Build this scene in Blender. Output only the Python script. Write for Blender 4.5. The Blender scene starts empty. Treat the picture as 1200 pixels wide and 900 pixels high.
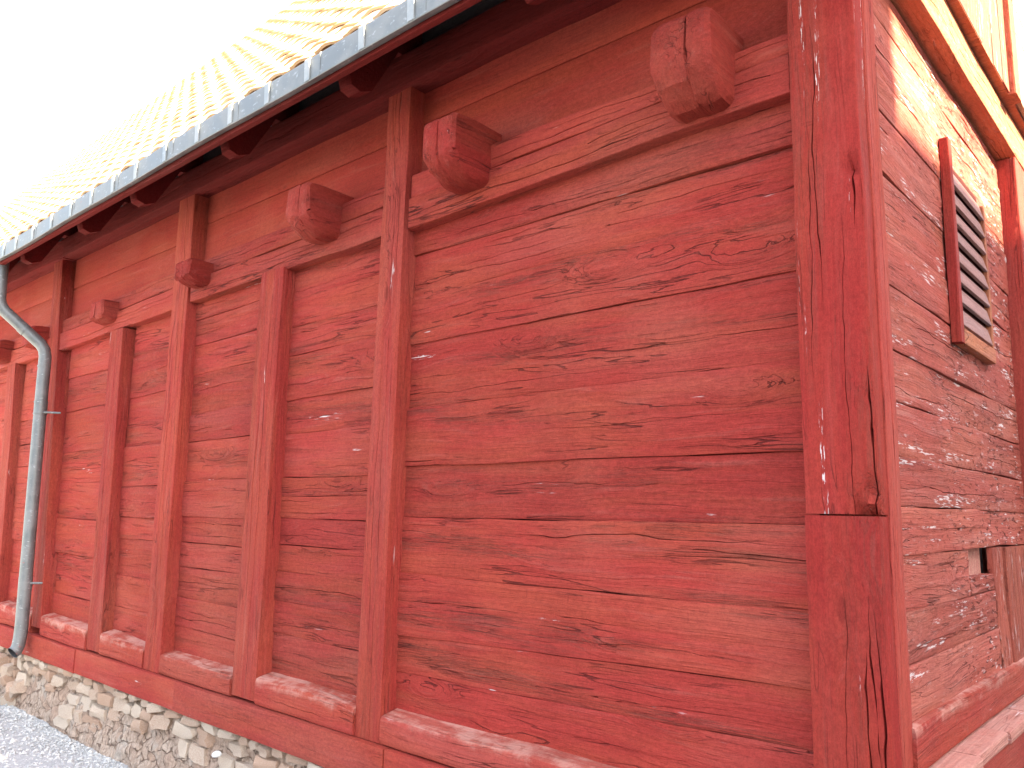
import bpy, bmesh, math, random
import numpy as np
from mathutils import Matrix, Vector
R_ = math.radians
S = bpy.context.scene
COL = S.collection

# ------------------------------------------------------------------ camera
cam_d = bpy.data.cameras.new('camera'); cam = bpy.data.objects.new('camera', cam_d); COL.objects.link(cam)
def cam_matrix(loc, yaw, pitch, roll):
    cy, sy = math.cos(yaw), math.sin(yaw)
    r = Vector((cy, sy, 0)); f = Vector((-sy, cy, 0)); u = Vector((0, 0, 1))
    cp, sp = math.cos(pitch), math.sin(pitch)
    f, u = f*cp+u*sp, u*cp-f*sp
    cr, sr = math.cos(roll), math.sin(roll)
    r, u = r*cr+u*sr, u*cr-r*sr
    m = Matrix.Identity(4)
    for i in range(3):
        m[i][0], m[i][1], m[i][2], m[i][3] = r[i], u[i], -f[i], loc[i]
    return m
CAM = Vector((0.742, -2.37, 1.55))
cam.matrix_world = cam_matrix(CAM, R_(41.7108), R_(8.8648), R_(1.0846))
cam_d.sensor_width = 36; cam_d.lens = 946.26/1200*36; cam_d.clip_end = 2000; cam_d.clip_start = .02
S.camera = cam

# ------------------------------------------------------------------ sky, sun, exposure
SUN_EL, SUN_AZ = R_(36), R_(5)            # azimuth from +x towards +y
w = bpy.data.worlds.new('World'); S.world = w; w.use_nodes = True
nt = w.node_tree; bg = nt.nodes['Background']
sky = nt.nodes.new('ShaderNodeTexSky'); sky.sky_type = 'NISHITA'; sky.sun_disc = False
sky.sun_elevation = SUN_EL; sky.sun_rotation = R_(90)-SUN_AZ
sky.air_density = 1.0; sky.dust_density = 3.5; sky.ozone_density = 1.0
veil = nt.nodes.new('ShaderNodeMix'); veil.data_type = 'RGBA'; veil.blend_type = 'ADD'; veil.inputs['Factor'].default_value = 1
nt.links.new(sky.outputs[0], veil.inputs[6]); veil.inputs[7].default_value = (3.3, 3.42, 3.58, 1)     # thin bright cloud over the whole sky
nt.links.new(veil.outputs[2], bg.inputs[0]); bg.inputs[1].default_value = 0.05
sl = bpy.data.lights.new('sun', 'SUN'); sl.energy = 5.0; sl.angle = R_(.53); sl.color = (1, .85, .58)
so = bpy.data.objects.new('sun', sl); COL.objects.link(so)
sd = Vector((math.cos(SUN_EL)*math.cos(SUN_AZ), math.cos(SUN_EL)*math.sin(SUN_AZ), math.sin(SUN_EL)))
so.rotation_euler = sd.to_track_quat('Z', 'Y').to_euler(); so.location = sd*30
S.view_settings.view_transform = 'Standard'; S.view_settings.look = 'None'
S.view_settings.gamma = 1; S.view_settings.use_curve_mapping = False
S.view_settings.exposure = 3.28

# ------------------------------------------------------------------ material helpers
def new_mat(name):
    m = bpy.data.materials.new(name); m.use_nodes = True
    t = m.node_tree; b = t.nodes['Principled BSDF']
    b.inputs['Roughness'].default_value = .85
    b.inputs['Specular IOR Level'].default_value = .10
    return m, t, b
class G:
    def __init__(s, t): s.t = t
    def n(s, typ, **k):
        x = s.t.nodes.new(typ)
        for a, b in k.items(): setattr(x, a, b)
        return x
    def put(s, sock, v):
        if isinstance(v, bpy.types.NodeSocket): s.t.links.new(v, sock)
        elif v is not None: sock.default_value = v
    def math(s, op, a, b=None, c=None, clamp=False):
        x = s.n('ShaderNodeMath', operation=op, use_clamp=clamp)
        for i, v in enumerate((a, b, c)):
            if v is not None: s.put(x.inputs[i], v)
        return x.outputs[0]
    def vm(s, op, a, b=None):
        x = s.n('ShaderNodeVectorMath', operation=op); s.put(x.inputs[0], a)
        if b is not None: s.put(x.inputs[1], b)
        return x.outputs[0]
    def noise(s, v, scale=1, detail=3, rough=.55, dist=0):
        x = s.n('ShaderNodeTexNoise'); s.put(x.inputs['Vector'], v)
        x.inputs['Scale'].default_value = scale; x.inputs['Detail'].default_value = detail
        x.inputs['Roughness'].default_value = rough; x.inputs['Distortion'].default_value = dist
        return x.outputs['Fac']
    def ramp(s, v, a, b, lo=0., hi=1.):
        x = s.n('ShaderNodeMapRange', interpolation_type='SMOOTHSTEP'); s.put(x.inputs[0], v)
        for i, q in zip((1, 2, 3, 4), (a, b, lo, hi)): s.put(x.inputs[i], q)
        return x.outputs[0]
    def mix(s, f, a, b, mode='MIX'):
        x = s.n('ShaderNodeMix', data_type='RGBA', blend_type=mode)
        s.put(x.inputs['Factor'], f)
        for k, v in ((6, a), (7, b)):
            s.put(x.inputs[k], v if isinstance(v, bpy.types.NodeSocket) else (*v, 1))
        return x.outputs[2]
    def bump(s, h, dist, strength=1.):
        x = s.n('ShaderNodeBump'); s.put(x.inputs['Height'], h)
        x.inputs['Distance'].default_value = dist; x.inputs['Strength'].default_value = strength
        return x.outputs[0]

def wood_mat(name, fade=.30, drips=0., tint=.22, base=(.295, .034, .028), alt=(.305, .050, .031), pale=(.34, .085, .068), worn=(.095, .040, .030),
             white=(.60, .52, .52), worn_amt=.5, white_amt=.3, crack_amt=.5, grain=1., smooth=0., white_axis='x',
             chips=0., scuff=0., bump=1., chip_x=None, scuff_z=None):
    """painted timber, grain along local X"""
    m, t, b = new_mat(name); g = G(t)
    tc = g.n('ShaderNodeTexCoord'); oi = g.n('ShaderNodeObjectInfo')
    off = g.vm('MULTIPLY', oi.outputs['Random'], (37., 53., 71.))
    P = g.vm('ADD', tc.outputs['Object'], off)
    S3 = lambda x, y, z: g.vm('MULTIPLY', P, (x, y, z))
    # knots bend the grain
    vor = g.n('ShaderNodeTexVoronoi', feature='F1'); g.put(vor.inputs['Vector'], S3(1.7, 5., 5.)); vor.inputs['Scale'].default_value = 1.
    sep = g.n('ShaderNodeSeparateColor'); g.put(sep.inputs[0], vor.outputs['Color'])
    has = g.ramp(sep.outputs[0], .55, .6)
    kn = g.math('MULTIPLY', g.ramp(vor.outputs['Distance'], .0, .42, 1., 0.), has)
    core = g.math('MULTIPLY', g.ramp(vor.outputs['Distance'], .05, .085, 1., 0.), has)
    slow = g.noise(S3(.9, 3., 3.), 1, 2)
    warp = g.math('ADD', g.math('MULTIPLY', slow, 9.), g.math('MULTIPLY', kn, 7.))
    wv = g.n('ShaderNodeCombineXYZ'); g.put(wv.inputs[1], warp); g.put(wv.inputs[2], warp)
    WV = wv.outputs[0]
    fine = g.noise(g.vm('ADD', S3(3.2, 95*grain, 95*grain), WV), 1, 4, .7)
    mid = g.noise(g.vm('ADD', S3(1.6, 30, 30), g.vm('MULTIPLY', WV, (.5, .5, .5))), 1, 4, .62)
    wide = g.noise(S3(1.1, 7., 7.), 1, 5, .6)
    patch = g.noise(S3(.62, 6.4, 6.4), 1.3, 5, .62)
    # drying cracks: iso-lines of stretched noise, broken by a mask
    cn = g.noise(g.vm('ADD', S3(1.15, 26, 26), g.vm('MULTIPLY', WV, (.35, .35, .35))), 1, 2.5, .5)
    cm = g.ramp(g.noise(S3(1.3, 8., 8.), 1.1, 2), .52, .64)
    cl = g.math('MULTIPLY', g.ramp(g.math('ABSOLUTE', g.math('SUBTRACT', cn, .5)), .003, .014, 1., 0.), cm)
    cl = g.math('MULTIPLY', cl, crack_amt, clamp=True)
    # short checks
    sn = g.noise(g.vm('ADD', S3(4.2, 210, 210), WV), 1, 3, .6)
    checks = g.math('MULTIPLY', g.ramp(sn, .645, .68), g.ramp(patch, .50, .62))
    checks = g.math('MULTIPLY', checks, min(1., crack_amt*1.2), clamp=True)
    hair = g.noise(g.vm('ADD', S3(2.2, 260*grain, 260*grain), g.vm('MULTIPLY', WV, (2., 2., 2.))), 1, 3, .65)
    # colour
    c = g.mix(g.ramp(wide, .38, .66), base, alt)
    c = g.mix(g.math('MULTIPLY', g.ramp(mid, .56, .78), .55), c, pale)
    c = g.mix(g.math('MULTIPLY', g.ramp(slow, .52, .72), .32), c, pale)
    c = g.mix(g.math('MULTIPLY', g.ramp(fine, .56, .36), .17), c, tuple(x*.45 for x in base))
    wg = g.math('ADD', g.math('MULTIPLY', hair, .5), g.math('MULTIPLY', fine, .5))
    wm = g.math('MULTIPLY', g.ramp(patch, .47, .66), g.ramp(wg, .43, .62))
    c = g.mix(g.math('MULTIPLY', g.ramp(hair, .60, .42), .14), c, tuple(x*.5 for x in base))
    c = g.mix(g.math('MULTIPLY', wm, worn_amt, clamp=True), c, worn)
    c = g.mix(g.math('MULTIPLY', g.ramp(g.noise(P, 14., 3), .60, .74), .22), c, tuple(x*.6 for x in base))
    c = g.mix(g.math('MULTIPLY', core, .45), c, tuple(x*.4 for x in base))
    c = g.mix(g.math('MULTIPLY', g.math('MAXIMUM', cl, g.math('MULTIPLY', checks, .6)), .75), c, (.035, .012, .012))
    geo = g.n('ShaderNodeNewGeometry'); wp = geo.outputs['Position']
    f1 = g.noise(wp, .75, 4, .6); f2 = g.noise(g.vm('MULTIPLY', wp, (2.2, 2.2, .5)), 1, 3, .6)
    c = g.mix(g.math('MULTIPLY', g.ramp(f1, .48, .66), fade), c, (.345, .092, .060))
    c = g.mix(g.math('MULTIPLY', g.ramp(f2, .54, .68), fade*.7), c, tuple(x*.62 for x in base))
    tick = g.math('MULTIPLY', g.ramp(g.noise(S3(95, 13, 13), 1, 2), .70, .75), g.ramp(wide, .5, .6))
    c = g.mix(g.math('MULTIPLY', tick, .45), c, tuple(x*.4 for x in base))
    grit = g.math('ADD', g.math('MULTIPLY', g.noise(S3(170, 260, 260), 1, 3, .7), .55), g.math('MULTIPLY', g.noise(S3(45, 80, 80), 1, 3, .7), .45))
    val = g.math('ADD', g.ramp(grit, .32, .68, .80, 1.22), g.math('MULTIPLY', g.math('SUBTRACT', oi.outputs['Random'], .5), tint))
    hsv = g.n('ShaderNodeHueSaturation'); g.put(hsv.inputs['Value'], val); g.put(hsv.inputs['Color'], c)
    c = hsv.outputs[0]
    if white_amt > 0:
        wn = g.noise(S3(14, 150, 150), 1, 3, .6)
        wk = g.noise(S3(2.6, 19, 19), 1, 2, .5)
        wf = g.math('MULTIPLY', g.ramp(wn, .53, .60), g.ramp(wk, .73-.14*white_amt, .79-.14*white_amt))
        c = g.mix(g.math('MULTIPLY', wf, .85), c, white)
    if drips > 0:   # thin runs of flaked paint
        dn = g.noise(S3(26, 240, 240), 1, 3, .6); dk = g.noise(S3(1.3, 30, 30), 1, 2, .5)
        df = g.math('MULTIPLY', g.ramp(dn, .55, .62), g.ramp(dk, .655, .70))
        c = g.mix(g.math('MULTIPLY', df, drips), c, (.62, .55, .55))
    h = g.math('ADD', g.math('ADD', g.math('MULTIPLY', fine, .36), g.math('MULTIPLY', hair, .20)), g.math('MULTIPLY', mid, .60))
    h = g.math('SUBTRACT', h, g.math('MULTIPLY', cl, .9))
    h = g.math('SUBTRACT', h, g.math('MULTIPLY', checks, .6))
    h = g.math('SUBTRACT', h, g.math('MULTIPLY', wm, .25))
    h = g.math('ADD', h, g.math('MULTIPLY', kn, .25))
    if chips > 0:   # weather-eaten, flaking surface with axe marks
        ch = g.noise(S3(16, 60, 60), 1, 4, .65)
        cmk = g.ramp(ch, .57, .63); pmk = g.ramp(g.noise(P, 3.5, 3), .36, .6)
        if chip_x:
            sx = g.n('ShaderNodeSeparateXYZ'); g.put(sx.inputs[0], tc.outputs['Object'])
            pmk = g.math('MULTIPLY', pmk, g.ramp(g.math('ADD', sx.outputs[0], g.math('MULTIPLY', wide, .5)), chip_x[0]+.25, chip_x[1]+.25, .15, 1.))
        cmk = g.math('MULTIPLY', cmk, pmk)
        c = g.mix(g.math('MULTIPLY', cmk, chips*.55), c, (.085, .018, .016))
        pk = g.math('MULTIPLY', g.ramp(g.noise(S3(9, 45, 45), 1.3, 4, .65), .60, .66), pmk)
        c = g.mix(g.math('MULTIPLY', pk, chips*.7), c, white)
        h = g.math('SUBTRACT', h, g.math('MULTIPLY', cmk, chips*1.6))
    if scuff > 0:
        sc = g.math('MULTIPLY', g.ramp(g.math('ADD', g.math('MULTIPLY', g.noise(P, 7., 5, .7), .6), g.math('MULTIPLY', mid, .4)), .42, .58), scuff)
        if scuff_z:
            sz_ = g.n('ShaderNodeSeparateXYZ'); g.put(sz_.inputs[0], tc.outputs['Object'])
            sc = g.math('MULTIPLY', sc, g.ramp(g.math('ADD', sz_.outputs[2], g.math('MULTIPLY', g.noise(P, 9., 5, .7), .10)), scuff_z, scuff_z+.05))
        c = g.mix(sc, c, (.47, .235, .19))
        sc2 = g.ramp(g.noise(P, 22., 4, .7), .60, .68)
        c = g.mix(g.math('MULTIPLY', sc2, scuff*.6), c, (.24, .06, .045))
    t.links.new(c, b.inputs['Base Color'])
    g.put(b.inputs['Roughness'], g.ramp(mid, .3, .7, .92, .72))
    t.links.new(g.bump(h, .012*(1-smooth)*bump, 1.), b.inputs['Normal'])
    return m

M = {}
M['plank'] = wood_mat('red_planks', worn_amt=.62, bump=1.25, white_amt=.12, crack_amt=.75)
M['plank_far'] = wood_mat('red_planks_soft', base=(.305, .038, .032), worn_amt=.5, bump=1.2, white_amt=.1, crack_amt=.6)
M['post'] = wood_mat('red_posts', base=(.275, .032, .027), worn_amt=.30, white_amt=.16, crack_amt=.55, grain=.9)
M['corner'] = wood_mat('red_corner_post', base=(.255, .024, .021), alt=(.26, .033, .023), pale=(.29, .050, .042), worn_amt=.35, white_amt=.2, crack_amt=.45, grain=.7, smooth=.3, drips=.85)
M['edge'] = wood_mat('side_light_red', base=(.30, .043, .034), alt=(.31, .055, .038), worn_amt=.3, white_amt=.1, crack_amt=.6, grain=.8, smooth=.2)  # red lightened to paint in side light on the corner post
M['rail'] = wood_mat('red_rails', base=(.30, .040, .033), worn_amt=.22, white_amt=.1, crack_amt=.95)
M['infill'] = wood_mat('smooth_red_boards', base=(.295, .038, .030), alt=(.30, .048, .031), worn_amt=.08, white_amt=0, crack_amt=.18, smooth=.72)
M['eave_shade'] = wood_mat('shade_darkened_red_eaves', fade=0., base=(.16, .017, .017), alt=(.15, .017, .016), pale=(.19, .03, .028), worn_amt=.25, white_amt=0, crack_amt=.4)  # red darkened to paint the under-eave shade into the wood
M['sill'] = wood_mat('red_sill', base=(.30, .042, .034), worn_amt=.15, white_amt=.3, crack_amt=.5, scuff=.8, scuff_z=.135)
M['scuffed'] = wood_mat('scuffed_sill_tops', base=(.33, .08, .06), worn_amt=.1, white_amt=.3, crack_amt=.5, scuff=.85)
M['ledge'] = wood_mat('bleached_ledge', fade=0., base=(.42, .17, .135), alt=(.45, .21, .17), pale=(.52, .30, .25), worn_amt=.15, white_amt=.6, crack_amt=.5, scuff=.6)
M['base'] = wood_mat('red_base_board', base=(.29, .036, .030), worn_amt=.12, white_amt=.28, crack_amt=.3, smooth=.5)
M['side'] = wood_mat('sun_bleached_red_planks', base=(.33, .070, .054), alt=(.36, .096, .066), pale=(.45, .18, .145), worn_amt=.30, white_amt=.9, crack_amt=.6, drips=.6, chips=1.1, chip_x=(.5, 1.0))
M['rough'] = wood_mat('flaking_red_timber', base=(.32, .070, .05), alt=(.36, .10, .065), pale=(.42, .16, .13), worn_amt=.2, white_amt=.7, crack_amt=.9, chips=1., bump=1.5)
M['sawn'] = wood_mat('rough_red_beam', base=(.37, .115, .065), alt=(.41, .15, .08), pale=(.42, .15, .10), worn_amt=.25, white_amt=.2, crack_amt=.7, chips=.25)
M['grey_slat'] = wood_mat('greyed_slats', fade=0., base=(.30, .155, .14), alt=(.27, .16, .155), pale=(.40, .23, .20), worn=(.15, .13, .15), worn_amt=.85, white_amt=.3, crack_amt=.6)
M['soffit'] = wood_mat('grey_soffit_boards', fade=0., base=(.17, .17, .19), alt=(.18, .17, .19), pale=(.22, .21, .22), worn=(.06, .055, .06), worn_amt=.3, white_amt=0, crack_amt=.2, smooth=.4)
M['joist'] = wood_mat('red_joist_ends', base=(.265, .029, .025), alt=(.26, .036, .026), worn_amt=.35, white_amt=.1, crack_amt=.8, grain=.6)
M['hatch'] = wood_mat('pale_clapboard', fade=0., base=(.34, .21, .15), alt=(.37, .24, .17), pale=(.45, .33, .25), worn_amt=.2, white_amt=.2, crack_amt=.3)

def zinc_mat(k=1.):
    m, t, b = new_mat('weathered_zinc'); g = G(t)
    tc = g.n('ShaderNodeTexCoord'); P = tc.outputs['Object']
    n1 = g.noise(P, 7, 5, .65); n2 = g.noise(g.vm('MULTIPLY', P, (30, 30, 60)), 1, 3)
    c = g.mix(g.ramp(n1, .35, .65), tuple(k*q for q in (.150, .165, .172)), tuple(k*q for q in (.225, .235, .24)))
    c = g.mix(g.math('MULTIPLY', g.ramp(n2, .6, .75), .35), c, (.55, .58, .6))
    rp = g.math('MULTIPLY', g.ramp(g.noise(g.vm('MULTIPLY', P, (5, 9, 14)), 1.4, 3), .70, .76), .7)
    c = g.mix(rp, c, (.38, .10, .10))
    t.links.new(c, b.inputs['Base Color'])
    b.inputs['Metallic'].default_value = .35
    g.put(b.inputs['Roughness'], g.ramp(n1, .3, .7, .42, .62))
    b.inputs['Specular IOR Level'].default_value = .5
    t.links.new(g.bump(n1, .004, .4), b.inputs['Normal'])
    return m
M['zinc'] = zinc_mat(.88); M['zinc_pale'] = zinc_mat(1.45)
def tint_mat(name, c0, c1, rough=.9, sc=9., bump=.01, sp=None, rnd=.35):
    m, t, b = new_mat(name); g = G(t)
    tc = g.n('ShaderNodeTexCoord'); oi = g.n('ShaderNodeObjectInfo'); P = g.vm('ADD', tc.outputs['Object'], g.vm('MULTIPLY', oi.outputs['Random'], (31., 17., 47.)))
    n1 = g.noise(P, sc, 6, .65); n2 = g.noise(P, sc*5, 4, .6)
    f = g.math('ADD', g.ramp(n1, .3, .7), g.math('MULTIPLY', g.math('SUBTRACT', oi.outputs['Random'], .5), rnd*2), clamp=True)
    c = g.mix(f, c0, c1)
    if sp: c = g.mix(g.math('MULTIPLY', g.ramp(n2, .57, .68), .6), c, sp)
    t.links.new(c, b.inputs['Base Color']); b.inputs['Roughness'].default_value = rough
    t.links.new(g.bump(g.math('ADD', n1, g.math('MULTIPLY', n2, .5)), bump, .8), b.inputs['Normal'])
    return m
M['tile'] = tint_mat('clay_tile', (.57, .365, .215), (.66, .49, .34), sc=6, bump=.003, rnd=.5)
M['stone'] = tint_mat('pale_rubble_stone', (.60, .40, .29), (.74, .61, .49), sc=10, bump=.025, sp=(.27, .18, .14), rnd=.75)
def rubble_mat(name, c0, c1, crev):
    m, t, b = new_mat(name); g = G(t)
    tc = g.n('ShaderNodeTexCoord'); P = g.vm('MULTIPLY', tc.outputs['Object'], (1., 1., 1.5))
    dn = g.n('ShaderNodeTexNoise'); g.put(dn.inputs['Vector'], P); dn.inputs['Scale'].default_value = 11
    Pd = g.vm('ADD', P, g.vm('MULTIPLY', dn.outputs['Color'], (.09, .09, .09)))
    v1 = g.n('ShaderNodeTexVoronoi', feature='DISTANCE_TO_EDGE'); g.put(v1.inputs['Vector'], Pd); v1.inputs['Scale'].default_value = 9
    v2 = g.n('ShaderNodeTexVoronoi', feature='F1'); g.put(v2.inputs['Vector'], Pd); v2.inputs['Scale'].default_value = 9
    sp = g.n('ShaderNodeSeparateColor'); g.put(sp.inputs[0], v2.outputs['Color'])
    n1 = g.noise(P, 16, 6, .7); n2 = g.noise(g.vm('MULTIPLY', P, (1., 1., .25)), 42, 5, .7); n3 = g.noise(P, 5, 3)
    c = g.mix(g.math('ADD', g.math('MULTIPLY', sp.outputs[0], .6), g.math('MULTIPLY', n1, .4)), c0, c1)
    c = g.mix(g.math('MULTIPLY', g.ramp(n2, .42, .60), .55), c, tuple(q*.62 for q in c0))
    c = g.mix(g.math('MULTIPLY', g.ramp(n3, .55, .7), .5), c, (.60, .56, .50))
    e = g.math('MULTIPLY', g.ramp(v1.outputs['Distance'], .015, .05, 1., 0.), g.ramp(n1, .42, .58))
    c = g.mix(g.math('MULTIPLY', e, .75), c, crev)
    t.links.new(c, b.inputs['Base Color']); b.inputs['Roughness'].default_value = .95
    h = g.math('SUBTRACT', g.math('ADD', n1, g.math('MULTIPLY', n2, .6)), g.math('MULTIPLY', e, 1.2))
    t.links.new(g.bump(h, .06, 1.), b.inputs['Normal'])
    return m
M['rubble'] = rubble_mat('rubble_mass', (.55, .37, .275), (.71, .57, .46), (.26, .17, .125))
M['mortar'] = tint_mat('rough_pink_rubble', (.46, .33, .265), (.64, .52, .44), sc=7, bump=.09, sp=(.28, .19, .15))
M['gravel'] = tint_mat('grey_gravel', (.40, .41, .41), (.56, .56, .555), sc=40, bump=.01, sp=(.26, .27, .28))
M['pebble'] = tint_mat('gravel_pebbles', (.36, .37, .37), (.66, .655, .64), sc=28, bump=.004, rnd=0)
M['white_stone'] = tint_mat('white_stone', (.68, .68, .66), (.8, .8, .78), sc=12, bump=.003)
M['plaster'] = tint_mat('lane_house_plaster', (.45, .40, .33), (.5, .45, .38), sc=1.5, bump=.004)
M['backing'] = tint_mat('dark_inner_boards', (.05, .012, .011), (.07, .016, .014), sc=3)
M['hollow'] = tint_mat('dark_pipe_inside', (.05, .05, .055), (.08, .08, .08), sc=10)

# ------------------------------------------------------------------ mesh helpers
def link(name, me, mat, parent=None, mats=None):
    o = bpy.data.objects.new(name, me)
    if not me.materials:
        for k in (mats or [mat]): me.materials.append(k)
    COL.objects.link(o)
    if parent: o.parent = parent
    return o
def finish(me, smooth=True, ang=38):
    bm = bmesh.new(); bm.from_mesh(me); bmesh.ops.recalc_face_normals(bm, faces=bm.faces); bm.to_mesh(me); bm.free()
    if smooth:
        me.polygons.foreach_set('use_smooth', [True]*len(me.polygons))
        me.set_sharp_from_angle(angle=R_(ang))
    me.update()
def raw(name, v, f, mat, parent=None, smooth=False, ang=38, mats=None, recalc=True):
    me = bpy.data.meshes.new(name); me.from_pydata([tuple(p) for p in v], [], f)
    if recalc: finish(me, smooth, ang)
    return link(name, me, mat, parent, mats)
def wob(rng, n=4, f0=.6):
    ks = [(f0*(1.9**i)*rng.uniform(.8, 1.25), rng.uniform(0, 6.28), .62**i) for i in range(n)]
    s = sum(k[2] for k in ks)
    return lambda x: sum(a*math.sin(2*math.pi*w_*x+p) for w_, p, a in ks)/s
AX = {'front_h': ((1, 0, 0), (0, 1, 0), (0, 0, 1)), 'front_v': ((0, 0, 1), (0, 1, 0), (-1, 0, 0)),
      'side_h': ((0, 1, 0), (-1, 0, 0), (0, 0, 1)), 'side_v': ((0, 0, 1), (-1, 0, 0), (0, -1, 0)),
      'out_h': ((0, -1, 0), (0, 0, 1), (1, 0, 0))}
def frame(kind, loc, tilt=None):
    X, Y, Z = (Vector(a) for a in AX[kind])
    m = Matrix.Identity(4)
    for i in range(3): m[i][0], m[i][1], m[i][2], m[i][3] = X[i], Y[i], Z[i], loc[i]
    return m
def timber(name, parent, mat, kind, loc, L, W, T, seed=0, W1=None, lift=0., cracks=(), seg=.06, edge=.004, bulge=.004,
           ch=.006, rows=4, lean=0., topmat=None, notch=None, ends=0., topslope=0., relief=0.):
    """beam lofted along local X; front face at y=0, back at y=T, width along z. W1 width at far end,
    lift far-end rise of the lower edge, cracks = (z, x0, x1, half width, depth) in metres."""
    rng = random.Random(seed); n = max(3, int(L/seg)+1)
    W1 = W if W1 is None else W1
    lo, hi, bu = wob(rng), wob(rng), wob(rng, 3, .35)
    cw = [wob(rng, 5, 1.1) for _ in cracks]
    rw = [wob(rng, 5, .7) for _ in range(rows+2)]
    face = [('c', .0)]+[('r', (i+1)/(rows+1)) for i in range(rows)]
    fr = sorted([('r', (i+1)/(rows+1), None) for i in range(rows)]+[('k', c[0]/W, j) for j, c in enumerate(cracks)], key=lambda q: q[1])
    V = []; ring = None
    for i in range(n):
        x = L*i/(n-1); t = i/(n-1)
        w_ = W+(W1-W)*t; z0 = lift*t+edge*lo(x); z1 = lift*t+w_+edge*hi(x+7.7)
        b0 = bulge*bu(x); ww = z1-z0
        dx = lean*t
        pts = [(T, z0), (ch+b0, z0), (b0+ch*.25, z0+ch*.3), (b0, z0+ch)]
        for k, v, j in fr:
            zz = z0+ww*v
            if k == 'r':
                pts.append((b0+bulge*.45*math.sin(3.1*v*6+seed)*bu(x*2+v*5)+relief*rw[int(v*(rows+1)+.5)](x), zz))
            else:
                c = cracks[j]; q = (x-c[1])/max(1e-4, (c[2]-c[1]))
                ta = max(0., min(1., min(q, 1-q)*5)) if 0 < q < 1 else 0.
                if c[1] <= 0 and q < .5 and q >= -.01: ta = 1.
                if c[2] >= L and q > .5 and q <= 1.01: ta = 1.
                zz += .012*cw[j](x)
                hw = max(.0006, c[3]*ta*(.65+.35*cw[j](x*3.3)))
                pts += [(b0, zz-hw), (b0+c[4]*ta, zz-hw*.25), (b0+c[4]*ta, zz+hw*.25), (b0, zz+hw)]
        pts += [(b0, z1-ch), (b0+ch*.25, z1-ch*.3), (ch+b0, z1), (T, z1+topslope)]
        ex = 0
        if notch:
            for q, (py, pz) in enumerate(pts):
                for (nx0, nz0, rr, dd) in notch:
                    d = math.hypot((x-nx0)/1.6, pz-nz0)/rr
                    if d < 1: pts[q] = (py+dd*(1-d*d)*(.75+.25*math.sin(40*pz+31*x)), pz)
        V += [(x+ex, p[0], p[1]+dx) for p in pts]; ring = len(pts)
    F = []
    for i in range(n-1):
        for j in range(ring):
            a = i*ring+j; b = i*ring+(j+1) % ring
            F.append((a, b, b+ring, a+ring))
    F.append(tuple(range(ring))[::-1]); F.append(tuple((n-1)*ring+j for j in range(ring)))
    me = bpy.data.meshes.new(name); me.from_pydata(V, [], F)
    if topmat:
        me.materials.append(mat); me.materials.append(topmat)
        k = 0
        for i in range(n-1):
            for j in range(ring):
                if j in (ring-2, ring-3): me.polygons[k].material_index = 1
                k += 1
    finish(me, True, 42)
    o = link(name, me, mat, parent)
    o.matrix_basis = frame(kind, loc)
    return o
def empty(name, loc, label, cat, group=None):
    o = bpy.data.objects.new(name, None); COL.objects.link(o); o.location = loc
    o['label'] = label; o['category'] = cat
    if group: o['group'] = group
    return o
def box(name, parent, mat, x0, x1, y0, y1, z0, z1):
    v = [(x, y, z) for x in (x0, x1) for y in (y0, y1) for z in (z0, z1)]
    f = [(0, 1, 3, 2), (4, 6, 7, 5), (0, 4, 5, 1), (2, 3, 7, 6), (0, 2, 6, 4), (1, 5, 7, 3)]
    return raw(name, v, f, mat, parent)
def tube(name, parent, mat, path, r, n=20, cap=True, mats=None, hollow=None):
    V, F = [], []
    path = [Vector(p) for p in path]; ref = None
    rr = r if isinstance(r, (list, tuple)) else [r]*len(path)
    for i, p in enumerate(path):
        d = (path[min(i+1, len(path)-1)]-path[max(i-1, 0)]).normalized()
        u = Vector((1, 0, 0)) if ref is None else ref
        u = (u-d*u.dot(d)).normalized(); ref = u; v = d.cross(u)
        V += [p+rr[i]*(u*math.cos(6.2832*k/n)+v*math.sin(6.2832*k/n)) for k in range(n)]
    for i in range(len(path)-1):
        for k in range(n): F.append((i*n+k, i*n+(k+1) % n, (i+1)*n+(k+1) % n, (i+1)*n+k))
    if cap: F.append(tuple(range(n))[::-1]); F.append(tuple((len(path)-1)*n+k for k in range(n)))
    return raw(name, V, F, mat, parent, True, 40, mats)

# ------------------------------------------------------------------ ground
gx = np.concatenate([[-900, -300, -80, -30], np.linspace(-16, 8, 121), [14, 40, 200, 900]])
gy = np.concatenate([[-900, -200, -50, -14], np.linspace(-6, 6, 61), [14, 50, 200, 900]])
rng = np.random.default_rng(5)
V = []; F = []
for y in gy:
    for x in gx:
        z = .012*math.sin(x*1.7+y*.6)+.010*math.sin(y*2.9-x*.8)+rng.normal(0, .0025)
        V.append((x, y, z if (abs(x) < 20 and abs(y) < 8) else 0))
nx_ = len(gx)
for j in range(len(gy)-1):
    for i in range(nx_-1): F.append((j*nx_+i, j*nx_+i+1, (j+1)*nx_+i+1, (j+1)*nx_+i))
ground = raw('gravel_ground', V, F, M['gravel'], smooth=True, ang=60)
ground['kind'] = 'structure'

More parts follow.
